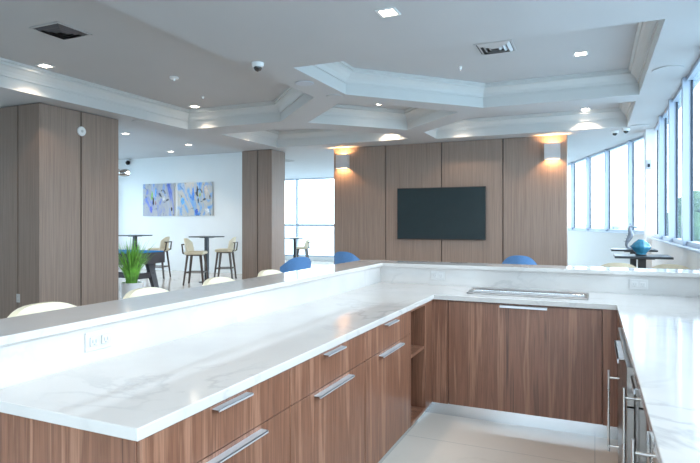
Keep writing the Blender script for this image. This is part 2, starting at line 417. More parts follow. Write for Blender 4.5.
def column(name, label, x0, x1, y0, y1, xseams, yseams):
    t = thing(name, label, 'column', ((x0 + x1) / 2, (y0 + y1) / 2, 0))
    MB().box(x0 + 0.02, x1 - 0.02, y0 + 0.02, y1 - 0.02, 0, ZL - 0.004).build('core', M['groove'], t)
    g = 0.012
    px = [x0] + xseams + [x1]; py = [y0] + yseams + [y1]
    for a, b in zip(px, px[1:]):
        aa = a + (g if a != x0 else 0); bb = b - (g if b != x1 else 0)
        MB().box(aa, bb, y0, y0 + 0.02, 0.0, ZL - 0.012).build('wood_panel', M['greywood'], t)
        MB().box(aa, bb, y1 - 0.02, y1, 0.0, ZL - 0.012).build('wood_panel', M['greywood'], t)
    for a, b in zip(py, py[1:]):
        aa = (a + g) if a != y0 else a + 0.022; bb = (b - g) if b != y1 else b - 0.022
        MB().box(x1 - 0.02, x1, aa, bb, 0.0, ZL - 0.012).build('wood_panel', M['greywood'], t)
        MB().box(x0, x0 + 0.02, aa, bb, 0.0, ZL - 0.012).build('wood_panel', M['greywood'], t)
    return t
column('clad_column', 'large taupe wood-clad column at the left with a round white disc on it', -7.80, -6.95, 5.15, 6.52, [-7.39], [5.82])
column('clad_column', 'narrow taupe wood-clad column beside the white wall with paintings', -7.45, -6.65, 10.60, 11.18, [-7.03], [])

# ------------------------------------------------------------------ kitchen bar: stone
def Lpoly(m, pts, z0, z1): m.prism(ccw(pts), z0, z1)
m = MB(); Lpoly(m, [(-1.768, 1.095), (-1.10, 1.095), (-1.10, 4.01), (0.13, 4.01), (0.14, 1.0), (0.90, 1.0), (0.90, 4.658), (-1.768, 4.658)], 0.88, 0.915)
o = m.build('countertop', M['quartz']); bv_ = o.modifiers.new('bevel', 'BEVEL'); bv_.width = 0.003; bv_.segments = 2; bv_.limit_method = 'ANGLE'
tag(o, 'long U-shaped white quartz countertop with grey veins on the walnut cabinets', 'countertop')
m = MB(); Lpoly(m, [(-1.79, 1.10), (-1.77, 1.10), (-1.77, 4.66), (0.905, 4.66), (0.905, 4.68), (-1.79, 4.68)], 0.0, 1.06)
bs = tag(m.build('backsplash', M['quartz']), 'low white veined stone upstand behind the U-shaped countertop', 'backsplash')
m = MB(); Lpoly(m, [(-1.88, 1.10), (-1.79, 1.10), (-1.79, 4.68), (0.905, 4.68), (0.905, 4.77), (-1.88, 4.77)], 0.0, 1.06)
tag(m.build('bar_divider', M['wall']), 'white half-height divider carrying the raised stone ledge', 'divider')
m = MB(); Lpoly(m, [(-2.07, 1.085), (-1.745, 1.085), (-1.745, 4.635), (0.905, 4.635), (0.905, 4.97), (-2.07, 4.97)], 1.06, 1.09)
o = m.build('bar_ledge', M['quartz']); bv_ = o.modifiers.new('bevel', 'BEVEL'); bv_.width = 0.003; bv_.segments = 2; bv_.limit_method = 'ANGLE'
tag(o, 'raised white quartz bar ledge above the upstand around the kitchen', 'bar ledge')

# outlets in the upstand
def outlet(name, label, loc, rz, cat='socket', z_long=False):
    t = thing(name, label, cat, loc, rz)
    def b(*a, n='plate', mat='white_plastic', par=t, bev=0): return MB().box(*a, bev).build(n, M[mat], par, world=False)
    # local: plate in XZ plane, facing -Y
    W_, H_ = (0.125, 0.075) if not z_long else (0.075, 0.12)
    b(-W_ / 2, W_ / 2, -0.004, 0, -H_ / 2, H_ / 2, bev=0.002, mat='plate')
    for sx in (-1, 1):
        cx, cz = (sx * 0.027, 0) if not z_long else (0, sx * 0.027)
        s = b(cx - 0.018, cx + 0.018, -0.010, -0.006, cz - 0.018, cz + 0.018, n='socket', bev=0.002, mat='plate')
        mm = MB(); mm.box(cx - 0.009, cx - 0.006, -0.0115, -0.010, cz - 0.006, cz + 0.007); mm.box(cx + 0.006, cx + 0.009, -0.0115, -0.010, cz - 0.006, cz + 0.007)
        mm.box(cx - 0.003, cx + 0.003, -0.0115, -0.010, cz - 0.014, cz - 0.009)
        part_label(mm.build('slot', M['slot'], s, world=False), 'dark pin slots')
    return t
outlet('power_outlet', 'white double power outlet on the left stretch of the upstand, nearest the viewer', (-1.7685, 1.56, 1.0), PI / 2)
outlet('power_outlet', 'white double power outlet on the far upstand, below the television', (-1.24, 4.6585, 0.995), 0)
outlet('power_outlet', 'white double power outlet on the far upstand at the right, below the teal vase', (0.30, 4.6585, 0.99), 0)
outlet('power_outlet', 'small white outlet low on the dark side of the large column', (-7.38, 5.15, 0.39), 0, z_long=True)

# ------------------------------------------------------------------ cabinets, left leg (fronts at X = -1.12)
FX = -1.115
def left_cab(y0, y1, label, end=False):
    t = thing('base_cabinet', label, 'cabinet', ((-1.765 + FX) / 2, (y0 + y1) / 2, 0))
    MB().box(-1.765, FX - 0.02, y0, y1, 0.10, 0.878).build('body', M['walnut'], t)
    c = (y0 + y1) / 2
    dr = MB().box(FX - 0.019, FX, y0 + 0.002, y1 - 0.002, 0.722, 0.872, 0.001).build('drawer', M['walnut'], t)
    MB().box(FX, FX + 0.028, c - 0.095, c + 0.095, 0.8605, 0.8635).box(FX + 0.024, FX + 0.028, c - 0.095, c + 0.095, 0.856, 0.8635).build('handle', M['alu'], dr)
    do = MB().box(FX - 0.019, FX, y0 + 0.002, y1 - 0.002, 0.105, 0.718, 0.001).build('door', M['walnut'], t)
    MB().box(FX, FX + 0.032, c - 0.185, c + 0.185, 0.700, 0.7035).box(FX + 0.026, FX + 0.032, c - 0.185, c + 0.185, 0.694, 0.7035).build('handle', M['alu'], do)
    for h in kids(dr) + kids(do): part_label(h, 'satin aluminium edge pull')
    return t
left_cab(1.125, 1.915, 'walnut base cabinet with drawer and door, nearest on the left run')
left_cab(1.917, 2.70, 'walnut base cabinet with drawer and door, in the middle of the left run')
left_cab(2.702, 3.48, 'walnut base cabinet with drawer and door, beside the open shelf niche')
# open niche
t = thing('open_shelf_cabinet', 'walnut open shelf niche between the left run and the inside corner', 'shelf', (-1.44, 3.67, 0))
mm = MB(); mm.box(-1.765, FX, 3.482, 3.50, 0.10, 0.878); mm.box(-1.765, FX, 3.84, 3.86, 0.10, 0.878); mm.box(-1.765, FX, 3.50, 3.84, 0.10, 0.12)
mm.box(-1.765, -1.745, 3.50, 3.84, 0.12, 0.878); mm.box(-1.745, FX, 3.50, 3.84, 0.86, 0.878)
mm.build('body', M['walnut'], t)
MB().box(-1.745, FX - 0.01, 3.50, 3.84, 0.545, 0.565).build('shelf', M['walnut'], t)
t = thing('corner_cabinet', 'walnut corner panel where the left run meets the far run', 'cabinet', (-1.3, 4.2, 0))
mm = MB(); mm.box(-1.765, -1.12, 3.862, 4.655, 0.10, 0.878); mm.box(-1.12, -1.0, 4.045, 4.655, 0.10, 0.878)
mm.build('body', M['walnut'], t)
# far run (front at Y = 4.035)
t = thing('base_cabinet', 'wide walnut cabinet front on the far run under the inset steel tray', 'cabinet', (-0.48, 4.35, 0))
MB().box(-0.998, 0.045, 4.055, 4.655, 0.10, 0.878).build('body', M['walnut'], t)
d = MB().box(-0.995, 0.042, 4.036, 4.0545, 0.105, 0.868, 0.001).build('door', M['walnut'], t)
part_label(MB().box(-0.62, -0.30, 4.008, 4.036, 0.862, 0.866).box(-0.62, -0.30, 4.008, 4.012, 0.850, 0.866).build('handle', M['alu'], d), 'satin aluminium edge pull')
t = thing('corner_cabinet', 'narrow walnut filler panel at the right inside corner behind the steel appliances', 'cabinet', (0.4, 4.3, 0))
MB().box(0.047, 0.88, 4.045, 4.655, 0.10, 0.878).build('body', M['walnut'], t)
# toe kick, one continuous plate
m = MB(); Lpoly(m, [(-1.195, 1.14), (-1.18, 1.14), (-1.18, 4.095), (0.20, 4.095), (0.20, 4.11), (-1.195, 4.11)], 0.0, 0.098)
tag(m.build('toe_kick', M['kick']), 'shiny brushed steel toe kick along the floor under the walnut cabinets', 'toe kick')
# ------------------------------------------------------------------ right run appliances
def pull(parent, y0, y1, x):
    part_label(MB().box(x, x - 0.028, y0, y1, 0.858, 0.862).box(x - 0.028, x - 0.022, y0, y1, 0.840, 0.862).build('handle', M['alu'], parent), 'satin aluminium edge pull')
def barhandle(parent, y, x, xf, z0, z1, r=0.0065):
    mm = MB(); mm.tube([(x, y, z0), (x, y, z1)], r, 12)
    mm.tube([(x, y, z1 - 0.04), (xf, y, z1 - 0.04)], r * 0.8, 10); mm.tube([(x, y, z0 + 0.03), (xf, y, z0 + 0.03)], r * 0.8, 10)
    part_label(mm.build('handle', M['steel'], parent, smooth=True), 'polished steel bar handle')
t = thing('undercounter_fridge', 'grey steel undercounter fridge farthest along the right run', 'appliance', (0.5, 2.97, 0))
MB().box(0.150, 0.88, 2.51, 3.43, 0.02, 0.878).build('body', M['dark_steel'], t)
d = MB().box(0.118, 0.148, 2.512, 3.428, 0.12, 0.70, 0.003).build('door', M['dark_steel'], t); barhandle(d, 3.30, 0.068, 0.118, 0.215, 0.655)
d = MB().box(0.118, 0.148, 2.512, 3.428, 0.706, 0.868, 0.003).build('drawer', M['dark_steel'], t); pull(d, 2.68, 3.08, 0.118)
t = thing('wine_cooler', 'black glass fronted undercounter cooler in the middle of the right run', 'appliance', (0.5, 2.2, 0))
MB().box(0.172, 0.88, 1.93, 2.50, 0.02, 0.878).build('body', M['black'], t)
d = MB().box(0.155, 0.170, 1.932, 2.498, 0.10, 0.868, 0.002).build('door', M['black_glass'], t)
barhandle(d, 2.46, 0.107, 0.155, 0.2, 0.796)
part_label(MB().box(0.151, 0.1545, 2.465, 2.498, 0.10, 0.868).build('door_trim', M['dark_steel'], d), 'steel edge trim')
pull(d, 2.22, 2.40, 0.155)
t = thing('wine_cooler', 'black glass fronted undercounter cooler nearest the viewer on the right run', 'appliance', (0.5, 1.5, 0))
MB().box(0.172, 0.88, 1.03, 1.925, 0.02, 0.878).build('body', M['black'], t)
d = MB().box(0.155, 0.170, 1.032, 1.923, 0.10, 0.868, 0.002).build('door', M['black_glass'], t)
barhandle(d, 1.885, 0.107, 0.155, 0.2, 0.796)
t = thing('base_cabinet', 'walnut filler cabinet between the steel fridge and the right inside corner', 'cabinet', (0.5, 3.75, 0))
MB().box(0.135, 0.88, 3.434, 4.043, 0.10, 0.878).build('body', M['walnut'], t)

# inset steel tray
t = thing('steel_tray', 'long narrow steel-rimmed tray set into the far stretch of countertop', 'tray', (-0.47, 4.3, 0.915))
mm = MB(); x0, x1, y0, y1 = -0.89, -0.04, 4.17, 4.43
mm.box(x0, x1, y0, y0 + 0.022, 0.9155, 0.928, 0.003); mm.box(x0, x1, y1 - 0.022, y1, 0.9155, 0.934, 0.003)
mm.box(x0, x0 + 0.022, y0 + 0.022, y1 - 0.022, 0.9155, 0.928, 0.002); mm.box(x1 - 0.022, x1, y0 + 0.022, y1 - 0.022, 0.9155, 0.930, 0.002)
mm.build('rim', M['dark_steel'], t)
MB().box(x0 + 0.02, x1 - 0.02, y0 + 0.02, y1 - 0.02, 0.9155, 0.919).build('base_plate', M['alu'], t)
mm = MB(); mm.tube([(x0 + 0.03, 4.30, 0.930), (x1 - 0.03, 4.30, 0.930)], 0.006, 10); mm.build('rail', M['chrome'], t, smooth=True)

# ------------------------------------------------------------------ television
t = thing('television', 'large black flat television mounted on the taupe wood wall', 'television', (-2.9, 11.09, 1.63))
MB().box(-3.82, -1.975, 11.03, 11.062, 1.095, 2.165, 0.006).build('bezel', M['tvframe'], t)
MB().box(-3.805, -1.99, 11.0275, 11.030, 1.118, 2.15).build('screen', M['screen'], t)
MB().box(-3.3, -2.5, 11.062, 11.089, 1.35, 1.9).build('wall_mount', M['black'], t)

# ------------------------------------------------------------------ sconces
def sconce(cx, label):
    t = thing('wall_sconce', label, 'wall lamp', (cx, 11.088, 2.79), 0, 'cube sconces on the television wall')
    h, W_, D_ = 0.15, 0.14, 0.12; th = 0.008
    mm = MB(); mm.box(-W_, W_, -D_, -D_ + th, -h, h); mm.box(-W_, -W_ + th, -D_ + th, -0.012, -h, h); mm.box(W_ - th, W_, -D_ + th, -0.012, -h, h)
    mm.box(-W_, W_, -0.012, 0, -h, h)
    mm.build('shade', M['sconce'], t, world=False)
    MB().box(-0.05, 0.05, -0.09, -0.04, -0.02, 0.02, 0.005).build('bulb', M['lamp'], t, world=False)
    for s in (1, -1):
        d = bpy.data.lights.new('sconce_light', 'SPOT'); d.energy = 20; d.color = (1, 0.52, 0.2); d.spot_size = math.radians(150); d.spot_blend = 0.6; d.shadow_soft_size = 0.03
        o = bpy.data.objects.new('sconce_light', d); o.parent = t; o.location = (0, -0.07, s * 0.06); o.rotation_euler = (0 if s < 0 else PI, 0, 0); C.objects.link(o)
sconce(-5.09, 'grey cube wall sconce with warm light, left of the television')
sconce(-0.735, 'grey cube wall sconce with warm light, right of the television')

# ------------------------------------------------------------------ ceiling lights
def downlight(x, y, z, label, e=22, size=0.16):
    t = thing('recessed_downlight', label, 'ceiling light', (x, y, z), 0, 'recessed square downlights')
    mm = MB(); a = size / 2; b = a - 0.022
    for s in ((-a, a, -a, -b), (-a, a, b, a), (-a, -b, -b, b), (b, a, -b, b)): mm.box(s[0], s[1], s[2], s[3], -0.008, -0.0005)
    mm.build('trim_ring', M['white_plastic'], t, world=False)
    MB().box(-b, b, -b, b, -0.004, -0.0005).build('lens', M['lamp'], t, world=False)
    d = bpy.data.lights.new('downlight_beam', 'SPOT'); d.energy = e; d.color = (1, 0.78, 0.58); d.spot_size = math.radians(112); d.spot_blend = 0.35; d.shadow_soft_size = 0.05
    o = bpy.data.objects.new('downlight_beam', d); o.parent = t; o.location = (0, 0, -0.02); C.objects.link(o)
    return t
downlight(-6.30, 4.75, ZC, 'square lit downlight at the far left, above the large column')
downlight(-6.20, 7.45, ZC, 'square lit downlight in the left coffer, near its far corner')
downlight(-1.477, 4.05, ZL, 'square lit downlight at the top of the picture, nearest the viewer', e=26)
downlight(-3.26, 8.54, ZC, 'square lit downlight in the small diamond coffer before the television wall')
downlight(-0.15, 10.40, ZC, 'square lit downlight above the right sconce')
downlight(-0.15, 6.94, ZC, 'square lit downlight in the big right coffer, right of the air vent')
downlight(-9.52, 9.13, ZC, 'lit downlight over the game room, just right of the large column')
downlight(-10.80, 11.97, ZC, 'lit downlight over the game room, leftmost above the paintings')
downlight(-9.42, 11.09, ZC, 'lit downlight over the game room, above the right painting')
downlight(-3.75, 10.22, ZC, 'downlight glowing behind the beam left above the television wall')
downlight(-2.35, 10.30, ZC, 'downlight glowing behind the beam right above the television')
downlight(-6.05, 9.3, ZC, 'downlight in the small coffer just before the narrow column')
downlight(-1.48, 1.2, ZL, 'added unseen fill downlight over the left counter near the viewer', e=14)  # added lamp out of view, brightens the kitchen
downlight(-0.2, 1.6, ZL, 'added unseen fill downlight over the kitchen aisle just above the viewer', e=22)  # another added lamp out of view, fill for the aisle

def disc(name, label, cat, x, y, z, r, mat, h=0.012, group=None):
    m = MB(); m.lathe([(r * 0.97, -h), (r, -h * 0.6), (r, -0.001)], n=32)
    o = m.build(name, M[mat], smooth=True); o.location = (x, y, z); return tag(o, label, cat, group)
G = 'round ceiling speakers'
disc('ceiling_speaker', 'round pale ceiling speaker between the left and right coffers', 'speaker', -3.13, 5.71, ZL, 0.11, 'speaker', group=G)
disc('ceiling_speaker', 'round ceiling speaker at the tip of the small diamond coffer', 'speaker', -3.105, 6.47, ZL, 0.11, 'ceil', group=G)
disc('ceiling_speaker', 'round ceiling speaker by the window wall, nearest the viewer', 'speaker', 0.72, 6.78, ZL, 0.15, 'ceil', group=G)
disc('ceiling_speaker', 'round ceiling speaker by the window wall beside the twin cameras', 'speaker', 0.69, 10.58, ZL, 0.15, 'ceil', group=G)
disc('ceiling_speaker', 'round ceiling speaker just above the large column', 'speaker', -6.80, 6.80, ZL, 0.11, 'ceil', group=G)
disc('ceiling_speaker', 'round ceiling speaker over the game room side', 'speaker', -7.90, 8.4, ZC, 0.12, 'ceil', group=G)
def dome(label, x, y, z):
    t = thing('dome_camera', label, 'security camera', (x, y, z), 0)
    MB().lathe([(0.05, -0.045), (0.062, -0.03), (0.065, -0.001)], n=24).build('housing', M['white_plastic'], t, smooth=True, world=False)
    MB().lathe([(0.012, -0.088), (0.028, -0.08), (0.04, -0.062), (0.044, -0.046)], n=24).build('lens_dome', M['black_glass'], t, smooth=True, world=False)
dome('white dome camera with black lens on the ceiling by the left coffer edge', -3.18, 4.80, ZL)
dome('left one of two small dome cameras on the ceiling above the far windows', 0.33, 11.00, ZL)
dome('right one of two small dome cameras on the ceiling above the far windows', 0.50, 10.80, ZL)
def sprinkler(label, x, y, z, r=0.035):
    t = thing('smoke_sensor', label, 'sensor', (x, y, z), 0)
    MB().lathe([(r * 0.8, -0.03), (r, -0.02), (r, -0.001)], n=20).build('base', M['white_plastic'], t, smooth=True, world=False)
    MB().lathe([(0.008, -0.05), (0.014, -0.03)], n=12).build('tip', M['chrome'], t, smooth=True, world=False)
sprinkler('small white smoke sensor on the left coffer ceiling, nearer one', -5.20, 5.83, ZC, 0.06)
sprinkler('tiny sprinkler head beside the downlight in the left coffer', -5.58, 6.9, ZC, 0.02)
sprinkler('tiny sprinkler head in the big right coffer', -1.55, 6.9, ZC, 0.02)

def vent(label, x, y, z, s=0.28, slat='alu', fm='ceil', rz=0):
    t = thing('air_vent', label, 'vent', (x, y, z), rz)
    mm = MB()
    for a in ((-s, s, -s, -s + 0.02), (-s, s, s - 0.02, s), (-s, -s + 0.02, -s + 0.02, s - 0.02), (s - 0.02, s, -s + 0.02, s - 0.02)): mm.box(*a, -0.012, -0.001)
    mm.build('frame', M[fm], t, world=False)
    MB().box(-s + 0.02, s - 0.02, -s + 0.02, s - 0.02, -0.004, -0.001).build('backing', M['black'], t, world=False)
    for i in range(3):
        r = s - 0.03 - i * 0.05; r2 = r - 0.03
        mm = MB(); rg = [[mm.bm.verts.new((a * q, b * q, zz)) for a, b in ((-1, -1), (1, -1), (1, 1), (-1, 1))] for q, zz in ((r, -0.005), (r2, -0.03), (r2 - 0.004, -0.03), (r - 0.006, -0.005))]
        for A_, B_ in zip(rg, rg[1:] + rg[:1]):
            for k in range(4): mm.bm.faces.new((A_[k], A_[(k + 1) % 4], B_[(k + 1) % 4], B_[k]))
        mm.build('louvre', M[slat], t, world=False)
vent('square air vent with pale louvres in the big right coffer', -1.02, 6.30, ZC, 0.205)
vent('dark square air vent in the left coffer at the upper left', -5.0, 3.95, ZC, 0.205, 'charcoal')

# ------------------------------------------------------------------ column items
t = thing('wall_disc', 'round white disc alarm high on the large wood-clad column', 'alarm', (-6.95, 5.82, 2.80), PI / 2)
XF = Matrix.Rotation(PI / 2, 4, 'X')
MB().lathe([(0.068, 0.0), (0.072, 0.006), (0.068, 0.02), (0.05, 0.024)], n=32).build('cover', M['white_plastic'], t, smooth=True, world=False, xf=XF)
MB().lathe([(0.02, 0.0245), (0.02, 0.028)], n=20).build('centre_button', M['sconce'], t, smooth=True, world=False, xf=XF)
t = thing('chrome_wall_lamp', 'small chrome lamp sticking out beside the large column', 'wall lamp', (-6.98, 6.52, 2.25), 0)
MB().box(-0.04, 0.04, 0.0, 0.02, -0.05, 0.05, 0.004).tube([(0, 0.02, 0), (0, 0.06, 0)], 0.01).build('bracket', M['chrome'], t, world=False, smooth=True)
MB().lathe([(0.03, -0.075), (0.055, -0.065), (0.06, 0.0), (0.055, 0.065), (0.03, 0.075)], n=24).build('shade', M['chrome'], t, smooth=True, world=False, xf=Matrix.Translation((0.035, 0.12, 0)) @ Matrix.Rotation(PI / 2, 4, 'Y'))
MB().lathe([(0.02, -0.02), (0.028, 0.0), (0.02, 0.02)], n=16).build('bulb', M['lamp'], t, smooth=True, world=False, xf=Matrix.Translation((0.10, 0.12, 0)))
t = thing('wall_camera', 'tiny black camera high on the white game room wall near the column', 'security camera', (-13.3, 12.9, 3.30), 0)
MB().lathe([(0.03, 0), (0.06, 0.02), (0.07, 0.07), (0.04, 0.11)], n=16).build('lens_dome', M['black'], t, smooth=True, world=False, xf=Matrix.Rotation(PI / 2, 4, 'X'))
t = thing('wall_sensor', 'small grey sensor box on the white pillar between the window walls', 'sensor', (0.86, 11.0, 2.47), 0)
MB().box(-0.035, 0.045, -0.05, 0, -0.08, 0.08, 0.01).build('case', M['speaker'], t, world=False)
MB().box(-0.015, 0.025, -0.056, -0.05, -0.05, 0.01, 0.002).build('lens', M['black_glass'], t, world=False)

# ------------------------------------------------------------------ paintings
for n, mt, xa, xb, lb in (('one', 'paint1', -12.70, -11.47, 'left abstract canvas in blue, purple, lime and grey on the white wall'), ('two', 'paint2', -11.35, -10.06, 'right abstract canvas in bright blue, cream and black on the white wall')):
    t = thing('canvas_painting', lb, 'painting', ((xa + xb) / 2, 12.9, 2.12))
    MB().box(xa, xb, 12.865, 12.898, 1.635, 2.615, 0.003).build('canvas', M['canvas'], t)
    MB().box(xa + 0.004, xb - 0.004, 12.862, 12.865, 1.639, 2.611).build('picture', M[mt], t)
    # brush marks with their own shapes
    rr = random.Random(11 if n == 'one' else 23)
    marks = [(0.30, 0.62, 0.05, 0.22, (0.30, 0.55, 0.08)), (0.34, 0.45, 0.05, 0.18, (0.02, 0.02, 0.03)), (0.42, 0.75, 0.05, 0.25, (0.12, 0.35, 0.75)), (0.68, 0.55, 0.10, 0.10, (0.62, 0.62, 0.62)), (0.27, 0.2, 0.09, 0.16, (0.12, 0.15, 0.6)), (0.42, 0.4, 0.03, 0.08, (0.30, 0.03, 0.10)), (0.92, 0.2, 0.05, 0.08, (0.03, 0.03, 0.05))] if n == 'one' else \
            [(0.57, 0.75, 0.04, 0.24, (0.02, 0.02, 0.03)), (0.60, 0.45, 0.04, 0.12, (0.02, 0.03, 0.05)), (0.65, 0.62, 0.04, 0.10, (0.40, 0.55, 0.10)), (0.46, 0.65, 0.06, 0.30, (0.07, 0.25, 0.75)), (0.16, 0.45, 0.12, 0.16, (0.14, 0.42, 0.80)), (0.82, 0.75, 0.12, 0.2, (0.60, 0.55, 0.50)), (0.85, 0.15, 0.12, 0.12, (0.70, 0.72, 0.75)), (0.93, 0.55, 0.03, 0.10, (0.02, 0.02, 0.03)), (0.55, 0.12, 0.09, 0.12, (0.05, 0.14, 0.6))]
    for i, (u, v, ru, rv, col) in enumerate(marks):
        m = MB(); cx = xa + u * (xb - xa); cz = 1.639 + v * 0.972; k = 14
        ring = [m.bm.verts.new((cx + math.cos(2 * PI * j / k) * ru * 0.72 * rr.uniform(.6, 1.15) , 12.8612 - 0.0006 * (i % 3), cz + math.sin(2 * PI * j / k) * rv * 0.8 * rr.uniform(.6, 1.1))) for j in range(k)]
        for vv in ring:
            vv.co.x = min(max(vv.co.x, xa + 0.006), xb - 0.006); vv.co.z = min(max(vv.co.z, 1.641), 2.609)
        m.bm.faces.new(ring)
        m.build('brush_mark', simple('paint_mark', col, 0.6, var=0.25, scale=14), t)

# ------------------------------------------------------------------ seating
def shell(mb, w, h0, h1, x_c, depth, thick, wrap=0.18, lean=0.05, round_top=0.05, nu=14, nv=8):
    """curved backrest: spans y -w..w, z h0..h1, bulging to -x; closed solid"""
    F = []; B = []
    for i in range(nu + 1):
        u = -1 + 2 * i / nu; fr = []; br = []
        for j in range(nv + 1):
            v = j / nv
            x = x_c - depth * math.sqrt(max(0, 1 - 0.85 * u * u)) - lean * v
            top = h1 - round_top * abs(u) ** 3
            z = h0 + (top - h0) * v
            y = w * u * (1 - 0.06 * (1 - v))
            tt = thick * (1 - 0.35 * abs(v - 0.4))
            nx = -1; ny = u * 0.8; l = math.hypot(nx, ny)
            fr.append(mb.bm.verts.new((x, y, z))); br.append(mb.bm.verts.new((x + nx / l * tt, y + ny / l * tt, z)))
        F.append(fr); B.append(br)
    for i in range(nu):
        for j in range(nv):
            mb.bm.faces.new((F[i][j], F[i + 1][j], F[i + 1][j + 1], F[i][j + 1])); mb.bm.faces.new((B[i][j], B[i][j + 1], B[i + 1][j + 1], B[i + 1][j]))
        mb.bm.faces.new((F[i][0], B[i][0], B[i + 1][0], F[i + 1][0])); mb.bm.faces.new((F[i][nv], F[i + 1][nv], B[i + 1][nv], B[i][nv]))
    for j in range(nv):
        mb.bm.faces.new((F[0][j], F[0][j + 1], B[0][j + 1], B[0][j])); mb.bm.faces.new((F[nu][j], B[nu][j], B[nu][j + 1], F[nu][j + 1]))
    return mb
def make_bar_stool(label, group):
    t = thing('bar_stool', label, 'bar stool', (0, 0, 0), 0, group)
    MB().box(-0.22, 0.22, -0.215, 0.215, 0.70, 0.775, 0.03, seg=3).build('seat', M['cream'], t, smooth=True, world=False)
    shell(MB(), 0.225, 0.72, 1.075, -0.03, 0.15, 0.04, lean=0.06, round_top=0.10).build('backrest', M['cream'], t, smooth=True, world=False)
    for sx in (-1, 1):
        for sy in (-1, 1):
            MB().bar((sx * 0.15, sy * 0.17, 0.70), (sx * 0.23, sy * 0.22, 0), 0.046, 0.030).build('leg', M['darkwood'], t, world=False)
    MB().box(-0.17, 0.17, -0.185, 0.185, 0.675, 0.70, 0.004).build('seat_frame', M['darkwood'], t, world=False)
    mm = MB(); z = 0.29; f = 0.199; g = 0.20
    mm.bar((f, -g, z), (f, g, z), 0.022); mm.bar((-f, -g, z), (-f, g, z), 0.022)
    for s in (-1, 1): mm.bar((-f, s * g, z), (f, s * g, z), 0.022)
    mm.build('footrest', M['darkwood'], t, world=False)
    mm = MB()
    for s in (-1, 1):
        mm.bar((-0.15, s * 0.165, 0.69), (-0.255, s * 0.165, 0.74), 0.03, 0.026); mm.bar((-0.255, s * 0.165, 0.73), (-0.28, s * 0.165, 0.945), 0.026, 0.024)
        mm.bar((-0.28, s * 0.165, 0.935), (-0.235, s * 0.165, 0.935), 0.022)
    mm.bar((-0.28, -0.176, 0.935), (-0.28, 0.176, 0.935), 0.024)
    mm.build('back_frame', M['darkwood'], t, world=False)
    return t
GB = 'cream bar stools along the left ledge'
s0 = make_bar_stool('cream bar stool behind the left ledge, nearest the viewer', GB); s0.location = (-2.14, 1.78, 0)
for yy, lb in ((2.43, 'cream bar stool behind the left ledge, second from the viewer'), (3.10, 'cream bar stool behind the left ledge, third from the viewer'), (3.75, 'cream bar stool behind the left ledge, fourth and farthest from the viewer')):
    dup(s0, (-2.14, yy, 0), 0, lb)
GG = 'cream bar stools at the high tables in the game room'
dup(s0, (-8.50, 10.26, 0), math.radians(24), 'cream bar stool left of the high table under the right painting', GG)
dup(s0, (-8.56, 11.45, 0), math.radians(204), 'cream bar stool right of the high table, next to the narrow column', GG)
dup(s0, (-10.42, 11.10, 0), math.radians(200), 'cream bar stool behind the pool table at the left high table', GG)
GR = 'cream bar stools at the window tables'
a = dup(s0, (0.22, 6.53, 0), PI / 2, 'cream bar stool at the left of the front window table', GR); a.scale = (0.9, 0.9, 0.965)
a = dup(s0, (0.69, 6.52, 0), PI / 2, 'cream bar stool at the right of the front window table', GR); a.scale = (0.9, 0.9, 0.965)

def high_table(label, x, y, h, rz=0, s=0.34, sy=None, group='dark high tables'):
    sy = sy or s
    t = thing('high_table', label, 'table', (x, y, 0), rz, group)
    MB().box(-s, s, -sy, sy, h - 0.025, h, 0.003).build('tabletop', M['blackmetal'], t, world=False)
    MB().box(-0.04, 0.04, -0.04, 0.04, 0.02, h - 0.04, 0.004).build('pedestal', M['blackmetal'], t, world=False)
    MB().box(-0.12, 0.12, -0.12, 0.12, h - 0.04, h - 0.025, 0.003).build('top_bracket', M['blackmetal'], t, world=False)
    MB().lathe([(0.19, 0.0), (0.19, 0.012), (0.16, 0.022), (0.05, 0.03)], n=32).build('base', M['blackmetal'], t, smooth=True, world=False)
    return t
high_table('dark high table between two cream stools under the right painting', -8.59, 10.76, 1.11, 0, 0.30)
high_table('dark high table at the left behind the pool table', -10.83, 10.70, 1.12, 0, 0.30)
high_table('dark high table by the windows holding the teal vase', 0.48, 6.95, 1.085, 0, 0.28, 0.26)
high_table('dark high table by the windows holding the seahorse figure', 0.50, 8.85, 1.07, 0, 0.29, 0.26)
ft = high_table('small table in the bright far area behind the narrow column', -8.25, 14.45, 0.98, 0.3, 0.30)
dup(s0, (-8.53, 15.40, 0), math.radians(200), 'cream stool at the small far table behind the narrow column', 'stool at the far table').scale = (0.9, 0.9, 0.86)

def make_tub(label):
    t = thing('tub_chair', label, 'chair', (0, 0, 0), 0, 'blue tub chairs')
    MB().box(-0.24, 0.26, -0.25, 0.25, 0.36, 0.47, 0.04, seg=3).build('seat', M['bluefab'], t, smooth=True, world=False)
    shell(MB(), 0.265, 0.36, 0.90, 0.06, 0.30, 0.05, lean=0.06, round_top=0.16, nu=18).build('backrest', M['bluefab'], t, smooth=True, world=False)
    for sx in (-1, 1):
        for sy in (-1, 1): MB().bar((sx * 0.17, sy * 0.18, 0.365), (sx * 0.22, sy * 0.22, 0), 0.036, 0.022).build('leg', M['darkwood'], t, world=False)
    return t
b0 = make_tub('blue tub chair before the left end of the television wall'); b0.location = (-4.30, 9.70, 0); b0.rotation_euler = (0, 0, math.radians(85))
dup(b0, (-4.55, 7.85, 0), math.radians(150), 'blue tub chair nearest the narrow column, by the bright gap')
dup(b0, (-1.18, 9.80, 0), math.radians(95), 'blue tub chair right of the television')

